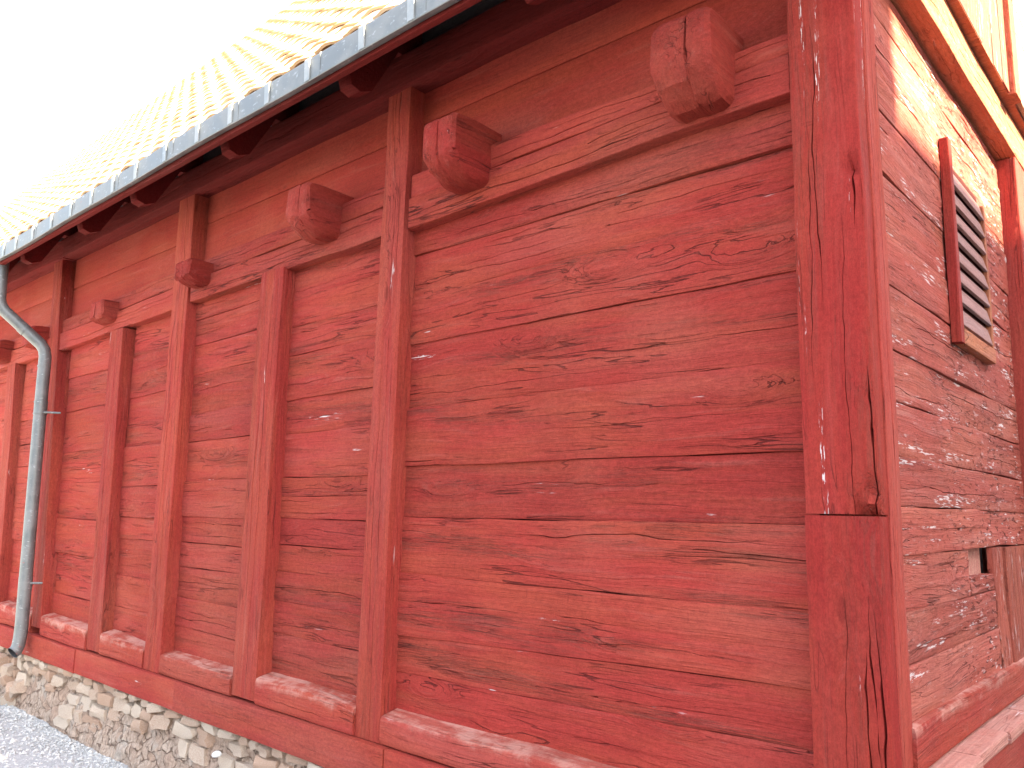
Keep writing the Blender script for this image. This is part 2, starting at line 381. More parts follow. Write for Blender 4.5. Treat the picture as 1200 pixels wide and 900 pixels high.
M['unseen_asphalt'] = tint_mat('bounce_cutting_asphalt', (.040, .040, .042), (.065, .063, .062), sc=30, bump=.004, sp=(.11, .11, .11))
def sheet(name, mat, pts, z):
    o = raw(name, [(x, y, z) for x, y in pts], [tuple(range(len(pts)))], mat, recalc=False); o['kind'] = 'structure'; return o
sheet('unseen_lane', M['unseen_asphalt'], [(-6.2, -1.75), (-7.5, -9), (-7, -40), (40, -40), (40, -1.75)], .032)  # unseen ground, added to cut bounce light under the eaves
sheet('unseen_side_lane', M['unseen_asphalt'], [(.6, -1.745), (8.2, -1.745), (8.2, 30), (.6, 30)], .032)  # more added ground out of view, dims bounce beside the end wall

# ------------------------------------------------------------------ the barn
barn = empty('barn', (0, 0, 0), 'long red painted timber barn with plank walls, protruding joist ends and a clay tile roof', 'barn')
XL = -12.4                                          # far end of the long wall
rnd = random.Random(3)

# inner linings that carry the planks
front = box('wall', barn, M['backing'], XL, -.25, .142, .17, .40, 4.22); front['label'] = 'long wall of horizontal planks in the shade'
side = box('wall', barn, M['backing'], -.34, -.30, .30, 3.14, .30, 4.6); side['label'] = 'end wall with a louvred shutter and sunlit top'
back = box('wall', barn, M['backing'], XL, -.25, 3.15, 3.2, .0, 4.0); back['label'] = 'rear wall behind the roof'
farw = box('wall', barn, M['backing'], XL, XL+.04, .18, 3.14, .0, 4.6); farw['label'] = 'far end wall'

# posts: (right edge x at foot, right edge x at top, width, foot z, top z, tall)
POSTS = [(-2.098, -2.062, .172, .549, 3.60, 1), (-3.085, -3.078, .235, .561, 2.855, 0), (-4.138, -4.192, .215, .548, 3.58, 1),
         (-5.005, -5.120, .215, .560, 2.79, 0), (-6.09, -6.455, .20, .60, 3.56, 1), (-7.10, -7.35, .21, .56, 2.77, 0), (-8.25, -8.6, .2, .56, 3.56, 1),
         (-9.3, -9.55, .21, .56, 2.77, 0), (-10.35, -10.6, .2, .56, 3.56, 1), (-11.4, -11.5, .21, .56, 2.77, 0)]
for i, (xf, xt, w_, z0, z1, tall) in enumerate(POSTS):
    ck = [(w_*.42, .0, z1-z0, .0022, .012), (w_*.66, .25, 1.7, .0026, .014), (w_*.2, 1.2, 2.6, .002, .010)]
    # width runs towards -x, lean moves the top
    timber('post', barn, M['post'], 'front_v', (xf, .0, z0), z1-z0, w_, .16, 40+i, W1=w_*.97, lean=-(xt-xf), cracks=ck, edge=.005, bulge=.004, ch=.006)
# corner post: a longer upper piece scarfed on to a lower one
timber('post', barn, M['corner'], 'front_v', (.0, .0, 1.556), 2.62, .208, .075, 11, cracks=[(.135, .62, 1.52, .0028, .02), (.16, .4, 1.2, .002, .012), (.028, .85, 1.28, .0045, .03), (.012, -.02, .42, .0055, .035), (.07, 0., .9, .0018, .01)],
       edge=.003, bulge=.003, ch=.005, rows=6, seg=.03, notch=[(.0, .035, .05, .045), (.07, .02, .03, .03), (1.03, .025, .022, .03)])['label'] = 'upper corner post with a long split and flaking white specks'
timber('post', barn, M['corner'], 'front_v', (.002, -.004, .385), 1.166, .211, .08, 12, cracks=[(.035, .1, .95, .004, .022), (.018, .0, .9, .005, .03), (.05, .35, .8, .004, .02), (.11, .2, 1.0, .0015, .008)],
       edge=.004, bulge=.004, ch=.006, rows=6, seg=.03, notch=[(.50, .035, .03, .02), (.30, .03, .035, .022), (.12, .035, .04, .02)])['label'] = 'lower corner post, gouged along its outer edge'

timber('post', barn, M['edge'], 'side_v', (.004, .192, .385), 3.8, .114, .17, 13, cracks=[(.085, .2, 1.3, .0022, .014), (.05, .9, 2.7, .0020, .012), (.10, 2.0, 3.4, .003, .016)], edge=.003, bulge=.003, ch=.005, rows=4, seg=.04)['label'] = 'end face board of the corner post, red lightened to mimic side light'

# rails: upper and lower course in each bay between tall posts
def sag(x): return 0 if x > -3.2 else (-.058*min(1, (-3.2-x)/2.0)-.03*min(1, max(0, (-5.2-x)/1.2)))
def rail_bay(x0, x1, i):
    L = x1-x0; za, zb = sag(x0), sag(x1)
    s = 60+i*7
    lo0, lo1 = (2.847, 2.893) if i == 0 else (2.857+za, 2.852+zb)
    j0, j1 = (3.000, 3.034) if i == 0 else (3.005+za, 3.005+zb)
    t0, t1 = (3.122, 3.108) if i == 0 else (3.116+za, 3.116+zb)
    timber('rail', barn, M['rail'], 'front_h', (x0, .014, lo0), L, j0-lo0-.005, .10, s, W1=j1-lo1-.005, lift=lo1-lo0, cracks=[(.045, L*.05, L*.8, .003, .014), (.095, L*.3, L+.1, .0022, .012), (.07, L*.55, L*.95, .0016, .01)], edge=.005, bulge=.004, ch=.010)
    timber('rail', barn, M['rail'], 'front_h', (x0, .024, j0), L, t0-j0, .09, s+1, W1=t1-j1, lift=j1-j0, cracks=[(.045, L*.1, L*.7, .0025, .012), (.08, L*.45, L+.1, .002, .012)], edge=.006, bulge=.004, ch=.012)
bays = [(-2.058, -.212), (-4.16, -2.245), (-6.395, -4.37), (-8.5, -6.61), (-10.55, -8.75), (XL, -10.75)]
for i, (a, b) in enumerate(bays): rail_bay(a, b, i)

# planks, joints given as heights at the left and right end of the bay
def planks(x0, x1, J, mat, seed, y=.078, name='plank', cr=None):
    for k in range(len(J)-1):
        (a0, a1), (b0, b1) = J[k], J[k+1]
        gap = rnd.uniform(-.0012, .0018); L = x1-x0; W0, W1 = b0-a0-gap, b1-a1-gap
        cs = []
        for q in range(rnd.choice((1, 2, 2, 3)) if cr is None else cr):
            c0 = rnd.uniform(-.3, .75)*L; cs.append((rnd.uniform(.18, .85)*min(W0, W1), c0, c0+rnd.uniform(.25, .8)*L, rnd.uniform(.0010, .0026), rnd.uniform(.006, .014)))
        if (x0, k) in SPECIAL: cs = SPECIAL[(x0, k)]
        timber(name, front, mat, 'front_h', (x0, y+rnd.uniform(-.008, .008), a0), L, W0, .06, seed+k, W1=W1, lift=a1-a0, cracks=cs,
               seg=.05, edge=.0042, bulge=.005, ch=.0034, rows=11 if x0 > -2.2 else 6, relief=.0030)
SPECIAL = {}
big = [(.60, .60), (.835, .872), (.996, 1.046), (1.262, 1.263), (1.508, 1.521), (1.737, 1.747), (1.998, 2.032), (2.303, 2.318), (2.529, 2.545), (2.733, 2.742), (2.92, 2.92)]
SPECIAL[(-2.125, 2)] = [(.155, .02, 1.25, .0036, .016), (.07, .9, 1.8, .0012, .006)]
SPECIAL[(-2.125, 5)] = [(.02, .0, .5, .003, .014), (.20, .05, .85, .0014, .008), (.12, .9, 1.7, .0012, .007)]
SPECIAL[(-2.125, 8)] = [(.06, .0, 1.1, .0018, .01), (.10, .2, 1.5, .0016, .009), (.14, .6, 1.85, .0018, .01), (.17, .1, .9, .0014, .008)]
SPECIAL[(-2.125, 9)] = [(.05, .1, 1.3, .0022, .012), (.03, .9, 1.8, .0014, .01)]
planks(-2.125, -.195, big, M['plank'], 100)
def lev(*z): return [(a, a) for a in z]
planks(-3.11, -2.22, [(.60, .60), (.90, .885), (1.06, 1.05), (1.21, 1.205), (1.345, 1.35), (1.49, 1.485), (1.60, 1.605), (1.70, 1.70), (1.93, 1.945), (2.115, 2.13), (2.36, 2.38), (2.52, 2.54), (2.68, 2.70), (2.92, 2.92)], M['plank_far'], 130)
planks(-4.18, -3.31, [(.60, .60), (.825, .81), (.99, .985), (1.17, 1.17), (1.32, 1.315), (1.475, 1.475), (1.685, 1.70), (1.93, 1.95), (2.10, 2.13), (2.36, 2.38), (2.55, 2.57), (2.72, 2.74), (2.90, 2.90)], M['plank_far'], 150)
planks(-5.08, -4.32, [(.60, .60), (.86, .85), (1.06, 1.06), (1.31, 1.31), (1.455, 1.455), (1.66, 1.665), (1.93, 1.945), (2.28, 2.30), (2.58, 2.60), (2.88, 2.88)], M['plank_far'], 170)
planks(-6.25, -5.19, [(.60, .60), (.86, .85), (1.16, 1.16), (1.42, 1.42), (1.69, 1.70), (1.93, 1.945), (2.26, 2.28), (2.53, 2.54), (2.86, 2.86)], M['plank_far'], 190)
SPECIAL[(-7.30, 5)] = [(.19, .0, 1.0, .0075, .04)]
planks(-7.30, -6.30, [(.60, .60), (.95, .95), (1.22, 1.22), (1.40, 1.40), (1.70, 1.70), (1.84, 1.85), (2.09, 2.12), (2.24, 2.27), (2.55, 2.56), (2.86, 2.86)], M['plank_far'], 210)
for a, b, s in ((-8.42, -7.55, 230), (-9.5, -8.45, 245), (-10.55, -9.75, 260), (-11.6, -10.55, 275)):
    planks(a, b, lev(.60, .88, 1.12, 1.40, 1.66, 1.9, 2.15, 2.42, 2.65, 2.86), M['plank_far'], s)
# smooth infill boards above the rails
for i, (a, b) in enumerate(bays):
    z0, z1 = 3.10+sag(a), 3.10+sag(b)
    Lb = b-a+.02
    timber('infill_board', front, M['infill'], 'front_h', (a-.01, .095, z0), Lb, .30, .04, 300+i, lift=z1-z0, W1=.30+z0-z1, edge=.001, bulge=.003, ch=.002)
    timber('infill_board', front, M['infill'], 'front_h', (a-.01, .092, z0+.303), Lb, .26, .04, 320+i, edge=.001, bulge=.003, ch=.002)

# sill pieces between the posts and the base board below
def sill(x0, x1, zt0, zt1, s):
    timber('sill_beam', barn, M['sill'], 'front_h', (x0, -.010, .546), x1-x0, zt0-.546, .11, s, W1=zt1-.546, cracks=[(.05, .1, .8*(x1-x0), .002, .01)], edge=.005, bulge=.004, ch=.020, topmat=M['scuffed'], topslope=.018)
for k, (a, b, za, zb) in enumerate([(-2.085, -.218, .668, .672), (-3.075, -2.27, .684, .672), (-4.125, -3.325, .668, .655), (-4.99, -4.355, .692, .664), (-6.075, -5.225, .695, .690), (-7.09, -6.295, .70, .70), (-8.23, -7.32, .70, .70), (-9.28, -8.46, .7, .7), (-10.33, -9.53, .7, .7), (-11.38, -10.56, .7, .7)]):
    sill(a, b, za, zb, 400+k)
for k, (a, b) in enumerate([(-2.03, -.222), (-3.884, -2.034), (-5.327, -3.888), (-7.4, -5.333), (-9.4, -7.404), (XL, -9.404)]):
    timber('base_board', barn, M['base'], 'front_h', (a, -.026-.004*(k % 2), .387), b-a, .157, .09, 420+k, edge=.003, bulge=.003, ch=.005, cracks=[(.07, .4, 1.1, .0012, .006)])

# joist ends poking out over the rails
def joist(x1, w_, z0, z1, out, cutz, s, flat=0.):
    """x1 right edge; lower front corner is hewn away in a curve"""
    rg = random.Random(s); H = z1-z0
    prof = [(.09, z1), (-out*.5, z1+.004), (-out+.012, z1-.004), (-out, z1-.02)]
    n = 9
    for i in range(n+1):
        a = i/n
        prof.append((-out+(out*.62)*(a**2.1), (z0+cutz)-(cutz)*a**.82))
    prof += [(-out*.15, z0-.002), (.09, z0)]
    sp = rg.uniform(.36, .52); V = []; xs = [x1-w_, x1-w_+.014, x1-w_+.045, x1-w_*.62, x1-w_*sp-.005, x1-w_*sp, x1-w_*sp+.005, x1-.045, x1-.014, x1]
    m = len(prof)
    for k, x in enumerate(xs):
        ed = 1 if k in (0, len(xs)-1) else (.30 if k in (1, len(xs)-2) else 0); ins = .014*ed
        cz = sum(p[1] for p in prof)/m
        for (y, z) in prof:
            j = rg.uniform(-1, 1)*.006
            yy = y+ins*(1 if y < -.02 else 0)+(j if y < 0 else 0)
            if k == 5 and y < -out*.45 and z > z0+H*.35: yy += .030*(z-z0)/H
            lowf = max(0, (cz-z)/H); yy += ed*.05*lowf*(1 if y < -.03 else 0)
            zz = z+(ins+ed*.045*lowf*(1 if y < .02 else 0) if z < cz else -ins*.6)+rg.uniform(-1, 1)*.004
            V.append((x+rg.uniform(-.0012, .0012)+(.012*(z-z0)/H-.006 if 3 < k < 7 else 0), yy, zz))
    F = []
    for i in range(len(xs)-1):
        for j in range(m): F.append((i*m+j, i*m+(j+1) % m, (i+1)*m+(j+1) % m, (i+1)*m+j))
    F.append(tuple(range(m))); F.append(tuple((len(xs)-1)*m+j for j in range(m)))
    # grain runs along y: store local frame with X along -y
    o_loc = Vector((x1-w_/2, 0, (z0+z1)/2)); mt = Matrix.Identity(4)
    X, Y, Z = Vector((0, -1, 0)), Vector((1, 0, 0)), Vector((0, 0, 1))
    for i in range(3): mt[i][0], mt[i][1], mt[i][2], mt[i][3] = X[i], Y[i], Z[i], o_loc[i]
    inv = mt.inverted()
    o = raw('joist_end', [inv @ Vector(v) for v in V], F, M['joist'], barn, True, 26)
    o.matrix_basis = mt
    return o
joist(-.402, .225, 2.905, 3.20, .165, .17, 1)
joist(-1.539, .200, 2.925, 3.19, .205, .13, 2)
joist(-2.595, .205, 2.915, 3.17, .19, .13, 3)
joist(-3.916, .20, 2.90, 3.045, .135, .05, 4)
joist(-5.281, .235, 2.86, 3.015, .10, .035, 5)
joist(-6.66, .22, 2.83, 3.01, .11, .02, 6)
joist(-7.53, .24, 2.80, 3.00, .10, .02, 7)
joist(-9.0, .22, 2.82, 3.0, .12, .03, 8)
joist(-10.2, .22, 2.82, 3.0, .12, .03, 9)

# wall plate, rafter tails, soffit
timber('wall_plate', barn, M['eave_shade'], 'front_h', (-6.40, -.025, 3.562), 6.19, .17, .14, 500, edge=.004, bulge=.004, ch=.008, cracks=[(.08, .5, 4, .003, .012)])
timber('wall_plate', barn, M['eave_shade'], 'front_h', (XL, -.02, 3.62), -6.405-XL, .17, .14, 501, lift=-.06, edge=.004, bulge=.004, ch=.008)
PITCH = R_(55); TP = math.tan(PITCH); UP = Vector((0, math.cos(PITCH), math.sin(PITCH))); NRM = Vector((0, -math.sin(PITCH), math.cos(PITCH)))
EAVE = Vector((0, -.36, 3.664)); RIDGE_Y = 1.40
def rz(y): return EAVE.z+TP*(y-EAVE.y)
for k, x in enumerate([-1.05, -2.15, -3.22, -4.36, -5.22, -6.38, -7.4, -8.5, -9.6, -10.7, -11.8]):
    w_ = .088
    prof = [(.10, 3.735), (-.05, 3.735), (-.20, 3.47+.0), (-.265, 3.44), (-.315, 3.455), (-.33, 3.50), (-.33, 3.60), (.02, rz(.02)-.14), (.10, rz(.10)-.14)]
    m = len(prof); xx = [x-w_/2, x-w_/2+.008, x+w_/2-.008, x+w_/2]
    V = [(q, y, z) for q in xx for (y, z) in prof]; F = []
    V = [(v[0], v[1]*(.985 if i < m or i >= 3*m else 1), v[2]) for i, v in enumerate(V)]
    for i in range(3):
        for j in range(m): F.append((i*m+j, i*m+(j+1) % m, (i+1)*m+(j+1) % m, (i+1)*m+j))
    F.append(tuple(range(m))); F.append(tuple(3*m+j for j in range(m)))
    raw('rafter_tail', V, F, M['eave_shade'], barn, True, 30)
def slope_box(name, parent, mat, x0, x1, y0, y1, d0, d1):
    """board lying in the roof slope, d measured down from the roof plane"""
    V = []
    for x in (x0, x1):
        for y in (y0, y1):
            for d in (d0, d1):
                p = Vector((x, y, rz(y)))-NRM*d; V.append(p)
    f = [(0, 1, 3, 2), (4, 6, 7, 5), (0, 4, 5, 1), (2, 3, 7, 6), (0, 2, 6, 4), (1, 5, 7, 3)]
    return raw(name, V, f, mat, parent)
xs = [.25, -1.6, -3.0, -4.45, -5.9, -7.4, -9, -10.8, XL-.2]
for a, b in zip(xs[1:], xs[:-1]):
    slope_box('soffit_board', barn, M['soffit'], a+.002, b-.002, -.412, -.12, .058, .082)
    slope_box('soffit_board', barn, M['soffit'], a+.002, b-.002, -.117, .12, .058, .08)
    slope_box('soffit_board', barn, M['soffit'], a+.002, b-.002, .123, .42, .058, .08)
timber('soffit_board', barn, M['soffit'], 'front_h', (XL, .118, 3.735), -.26-XL, .47, .02, 515, edge=.002, bulge=.002, ch=.003, seg=.3)
timber('fascia_board', barn, M['eave_shade'], 'front_h', (XL-.2, -.447, 3.414), -XL+.4, .10, .03, 520, edge=.002, bulge=.002, ch=.003, seg=.3)

# roof
roof = slope_box('roof', barn, M['tile'], XL-.25, .30, -.445, RIDGE_Y-.02, .014, .05)
roof['label'] = 'steep roof of pale orange clay tiles'
V = []
for x in (XL-.25, .30):
    V += [(x, RIDGE_Y-.02, rz(RIDGE_Y-.02)-.06), (x, RIDGE_Y+.01, rz(RIDGE_Y-.02)-.02), (x, 2.02, 4.22), (x, 1.98, 4.20)]
rb = raw('rear_roof', V, [(0, 1, 2, 3), (7, 6, 5, 4), (0, 4, 5, 1), (1, 5, 6, 2), (2, 6, 7, 3), (3, 7, 4, 0)], M['tile'], barn)
TW, TE, TL = .205, .165, .235
def tile_geo(s):
    rg = random.Random(s); cols = 8; V = []
    for (l, lift) in ((0, .030), (TL*.5, .021), (TL, .010)):
        for side_ in (0, 1):
            for i in range(cols+1):
                u = i/cols
                h = .010*math.sin(2*math.pi*(u-.08))+(.006 if i == 0 else 0)
                V.append((u*(TW+.03)-.015, l-(.004*rg.random() if l == 0 else 0), lift+h-(.013 if side_ else 0)))
    F = []; n = cols+1
    for k in range(2):
        a = k*2*n; c = (k+1)*2*n
        for i in range(cols):
            F.append((a+i, a+i+1, c+i+1, c+i)); F.append((a+n+i+1, a+n+i, c+n+i, c+n+i+1))
        F.append((a+n, a, c, c+n)); F.append((a+cols, a+n+cols, c+n+cols, c+cols))
    for i in range(cols): F.append((i, n+i, n+i+1, i+1)); F.append((4*n+i+1, 4*n+n+i+1, 4*n+n+i, 4*n+i))
    return V, F
TG = [tile_geo(k) for k in range(3)]; TM = []
for v, f in TG:
    me = bpy.data.meshes.new('tile'); me.from_pydata(v, [], f); finish(me, True, 45); me.materials.append(M['tile']); TM.append(me)
def tile_mx(x, s, rg):
    m = Matrix.Identity(4); p = EAVE+UP*s+NRM*(rg.uniform(-.002, .003)); p.x = x+rg.uniform(-.006, .006)
    X, Y, Z = Vector((1, 0, 0)), UP, NRM
    for i in range(3): m[i][0], m[i][1], m[i][2], m[i][3] = X[i], Y[i], Z[i], p[i]
    return m @ Matrix.Rotation(rg.gauss(0, .012), 4, 'Z')
Lr = (RIDGE_Y-EAVE.y)/math.cos(PITCH); slots = []
rg = random.Random(77)
for r in range(int(Lr/TE)+1):
    x = .28-TW
    while x > XL-.25:
        mx = tile_mx(x, -.125+r*TE, rg); c = cam.matrix_world.inverted() @ mx.translation
        u, v = 600+946.26*c.x/-c.z, 450-946.26*c.y/-c.z
        vis = c.z < 0 and -60 < u < 1260 and -40 < v < 940
        slots.append((0 if vis else 1, (mx.translation-CAM).length, mx, rg.randrange(3))); x -= TW
slots.sort(key=lambda q: (q[0], q[1]))
for q in slots[:300]:
    o = link('tile', TM[q[3]], None, roof); o.matrix_basis = q[2]
V, F = [], []
for q in slots[300:]:
    v, f = TG[q[3]]; b0 = len(V)
    V += [q[2] @ Vector(p) for p in v]; F += [tuple(i+b0 for i in ff) for ff in f]
st = raw('tiles', V, F, M['tile'], roof, True, 45, recalc=True); st['kind'] = 'stuff'
x = .28; k = 0
while x > XL-.2:
    n = 8; V = []
    for (xx, r_) in ((x, .105), (x-.37, .12), (x-.40, .128)):
        V += [(xx, RIDGE_Y+r_*math.cos(math.pi*i/n), rz(RIDGE_Y)-.13+r_*math.sin(math.pi*i/n)*1.15) for i in range(n+1)]
    F = [(j*(n+1)+i, j*(n+1)+i+1, (j+1)*(n+1)+i+1, (j+1)*(n+1)+i) for j in range(2) for i in range(n)]
    raw('ridge_tile', V, F, M['tile'], roof, True, 40); x -= .36

# gutter: flat faced zinc channel with straps and soldered joints
GY, GZ = -.467, 3.432                       # outer lower corner
GX0, GX1 = -6.56, .32
pr = [(.016, .10), (.016, .003), (.004, .002), (-.004, -.007), (-.020, -.007), (-.022, -.004), (-.010, .006), (-.011, .06), (-.012, .104), (-.010, .113), (.0, .113), (.003, .107), (-.004, .104), (-.002, .06), (.004, .012), (.010, .014), (.010, .10)]
V = []; F = []; gs = np.linspace(GX0, GX1, 24); m = len(pr)
for x in gs:
    dz = .006*math.sin(x*1.3)+.004*math.sin(x*3.7+1)
    V += [(x, GY+p[0], GZ+p[1]+dz) for p in pr]
for i in range(len(gs)-1):
    for j in range(m): F.append((i*m+j, i*m+(j+1) % m, (i+1)*m+(j+1) % m, (i+1)*m+j))
F.append(tuple(range(m))); F.append(tuple((len(gs)-1)*m+j for j in range(m)))
gutter = raw('gutter', V, F, M['zinc'], barn, True, 30); gutter['label'] = 'grey zinc gutter along the eaves'
def gz(x): return GZ+.006*math.sin(x*1.3)+.004*math.sin(x*3.7+1)
def ring_on_gutter(name, x, w_, out):
    path = [(.004, .006), (-.004-out, .005), (-.010-out, .008), (-.012-out, .06), (-.014-out, .106), (-.010-out, .116), (.004, .118)]
    V = []
    for q in (0, 1):
        for xx in (x-w_/2, x+w_/2):
            V += [(xx, GY+p[0]+(.006 if q else 0), gz(x)+p[1]) for p in path]
    n = len(path); F = []
    for i in range(n-1):
        F += [(i, i+1, n+i+1, n+i), (2*n+i+1, 2*n+i, 3*n+i, 3*n+i+1), (i+1, i, 2*n+i, 2*n+i+1), (n+i, n+i+1, 3*n+i+1, 3*n+i)]
    return raw(name, V, F, M['zinc_pale'] if name == 'strap' else M['zinc'], gutter)

for x in (.10, -.74, -1.43, -2.12, -2.81, -3.50, -4.21, -4.9, -5.6): ring_on_gutter('solder_joint', x, .008, .001)
for x in (-.1, -.45, -.82, -1.15, -1.51, -1.82, -2.21, -2.54, -2.88, -3.22, -3.59, -3.96, -4.28, -4.61, -4.95, -5.30, -5.66, -6.02, -6.3): ring_on_gutter('strap', x, .038, .006)

# downpipe with swan neck
PR = .046
pth = [(-6.52, -.415, 3.46), (-6.515, -.415, 3.30), (-6.505, -.413, 3.14), (-6.50, -.40, 3.09), (-6.49, -.37, 3.045)]
pth += [(-6.36, -.125, 2.80), (-6.345, -.10, 2.755), (-6.338, -.09, 2.70)]
for z in (2.45, 2.2, 1.9, 1.6, 1.3, 1.0, .75, .60): pth.append((-6.338+(2.70-z)*.062, -.092, z))
pth += [(-6.208, -.094, .53), (-6.206, -.100, .475), (-6.204, -.114, .440), (-6.200, -.136, .424)]
pipe = tube('downpipe', barn, M['zinc'], pth, PR, 22, cap=False); pipe['label'] = 'grey zinc downpipe with an open foot over the stones'
hp = [Vector(pth[-1])+(Vector(pth[-1])-Vector(pth[-2])).normalized()*.001, Vector(pth[-2])]
tube('pipe_mouth', pipe, M['hollow'], hp, PR*.88, 22, cap=False)
tube('pipe_plug', pipe, M['hollow'], [Vector(pth[-2]), Vector(pth[-3])], PR*.85, 22)
rim = tube('rim', pipe, M['zinc'], [hp[0]+(hp[1]-hp[0])*.12, hp[0]], [PR*1.05, PR*1.05], 22, cap=False)
def collar(z, h=.05, r=1.07):
    x = -6.338+(2.70-z)*.062
    tube('collar', pipe, M['zinc'], [(x+.0, -.092, z+h/2), (x+h*.062, -.092, z-h/2)], PR*r, 22)
collar(2.28, .09, 1.05); collar(2.235, .012, 1.10); collar(2.33, .012, 1.10); collar(.93, .10, 1.05); collar(2.62, .012, 1.06)
tube('collar', pipe, M['zinc'], [(-6.43, -.257, 2.93), (-6.412, -.223, 2.896)], PR*1.06, 22)
tube('wall_bracket', pipe, M['zinc'], [(-6.29, -.092, 2.245), (-6.21, -.06, 2.243), (-6.17, .01, 2.243)], .008, 8)
tube('wall_bracket', pipe, M['zinc'], [(-6.20, -.092, .93), (-6.16, -.02, .93), (-6.14, .03, .93)], .008, 8)

# ------------------------------------------------------------------ end wall
SJ = [.955, 1.122, 1.270, 1.438, 1.583, 1.737, 1.905, 2.066, 2.274, 2.447, 2.643, 2.854, 3.056, 3.20, 3.345]
def splank(y0, y1, z0, z1, s, mat=None, x=-.012, T=.09, W1=None, lift=0., nm='plank'):
    L = y1-y0; cs = []
    for q in range(rnd.choice((1, 2, 3))):
        c0 = rnd.uniform(-.3, .6)*L; cs.append((rnd.uniform(.2, .8)*(z1-z0), c0, c0+rnd.uniform(.3, .9)*L, rnd.uniform(.0012, .003), rnd.uniform(.006, .014)))
    return timber(nm, side, mat or M['side'], 'side_h', (x+rnd.uniform(-.004, .004), y0, z0), L, z1-z0, T, s, W1=W1, lift=lift, cracks=cs, seg=.035, edge=.0045, bulge=.006, ch=.004, rows=8, relief=.0035)
for k in range(len(SJ)-1):
    z0, z1 = SJ[k], SJ[k+1]-rnd.uniform(-.001, .003)
    if k < 2: splank(.19, 1.428, z0, z1, 600+k)
    elif k == 2:
        splank(.19, 1.03, z0, z1, 602); splank(1.034, 1.428, z0, 1.335, 622, mat=M['rough']); box('block', side, M['ledge'], -.13, -.055, 1.20, 1.40, 1.33, 1.45)
    else: splank(.19, 2.148, z0, z1, 600+k)
    splank(2.42, 3.2, z0, z1, 640+k)
for k, (ya, yb) in enumerate([(1.432, 1.62), (1.624, 1.87), (1.874, 2.145)]):
    z1 = 1.434 if k else 1.437
    timber('rough_board', side, M['rough'], 'side_v', (-.006+.004*(k % 2), yb, .955), z1-.957, yb-ya, .09 if k else .03, 660+k, cracks=[(.05, .05, .4, .003, .012), (.10, .1, .45, .003, .012)], seg=.02, edge=.006, bulge=.010, ch=.010, rows=7)
# side post, jetty beam, gable boarding
timber('post', barn, M['edge'], 'side_v', (.066, 2.41, .30), 3.05, .255, .12, 680, cracks=[(.12, .2, 2.6, .003, .014)], edge=.006, bulge=.004, ch=.007)
timber('jetty_beam', barn, M['sawn'], 'side_h', (.068, .212, 3.362), 3.0, .192, .17, 690, cracks=[(.07, .0, 1.9, .003, .014), (.12, .5, 2.6, .0035, .016), (.15, 1.2, 2.9, .002, .01)], edge=.006, bulge=.005, ch=.010, rows=6, seg=.04)
rg = random.Random(9); y = -.06; k = 0
while y < 1.86:
    w_ = min(rg.uniform(.17, .24), 1.872-y)
    if 1.872-(y+w_) < .06: w_ = 1.872-y
    top = min(rz(max(y, -.05))-.12, rz(RIDGE_Y)-.2)
    timber('gable_board', barn, M['side'], 'side_v', (.108+rg.uniform(-.003, .003), y+w_-.004, 3.560), max(.3, top-3.56), w_-.005, .03, 700+k, cracks=[(w_*.5, .2, .9, .0015, .008)], edge=.002, bulge=.003, ch=.004)
    y += w_; k += 1
for y0, w_, tz in ((1.874, .20, 4.15), (2.076, .20, 4.12), (2.28, .22, 3.93), (2.502, .22, 3.93), (2.724, .24, 3.93), (2.966, .22, 3.93)):
    timber('gable_board', barn, M['side'], 'side_v', (.106, y0+w_-.003, 3.560), tz-3.56, w_-.004, .03, 760+int(y0*10), edge=.002, bulge=.003, ch=.004)
box('jetty_soffit', barn, M['sawn'], -.29, .104, .20, 3.1, 3.5560, 3.5590)
timber('cover_board', barn, M['sawn'], 'side_v', (.134, 2.0, 3.556), .95, .125, .03, 730, edge=.002, bulge=.002, ch=.005)
hatch = box('hatch', barn, M['hatch'], .108, .118, 2.004, 2.27, 3.57, 4.16); hatch['label'] = 'narrow slatted hatch high on the end wall'
for k in range(8):
    timber('slat', hatch, M['hatch'], 'side_h', (.130+.002*(k % 2), 2.006, 3.57+.074*k), .268 if k > 4 else 1.1, .078, .016, 740+k, edge=.001, bulge=.001, ch=.004, seg=.03)
# shutter
sh = box('window_shutter', barn, M['backing'], -.004, .001, 1.0, 1.53, 2.24, 2.955); sh['label'] = 'louvred shutter with greyed slats and red frame boards'  # darkened panel stands in for shade between the slats
timber('frame_board', sh, M['post'], 'side_v', (.030, 1.003, 2.205), .815, .050, .034, 760, edge=.002, bulge=.001, ch=.004)
timber('frame_board', sh, M['sawn'], 'side_h', (.030, 1.006, 2.205), .535, .062, .034, 761, edge=.002, bulge=.001, ch=.005)
timber('frame_board', sh, M['sawn'], 'side_v', (.022, 1.572, 2.215), .70, .036, .026, 762, edge=.002, bulge=.001, ch=.004)
sz = [2.285, 2.372, 2.455, 2.535, 2.615, 2.692, 2.768, 2.850, 2.935]
for k in range(8):
    h = sz[k+1]-sz[k]-.013; yb = 1.535
    o = timber('slat', sh, M['grey_slat'], 'side_h', (.024, 1.006, sz[k]), yb-1.006, h, .012, 770+k, edge=.0015, bulge=.001, ch=.002, seg=.05)
    o.matrix_basis = o.matrix_basis @ Matrix.Rotation(R_(-13), 4, 'X')
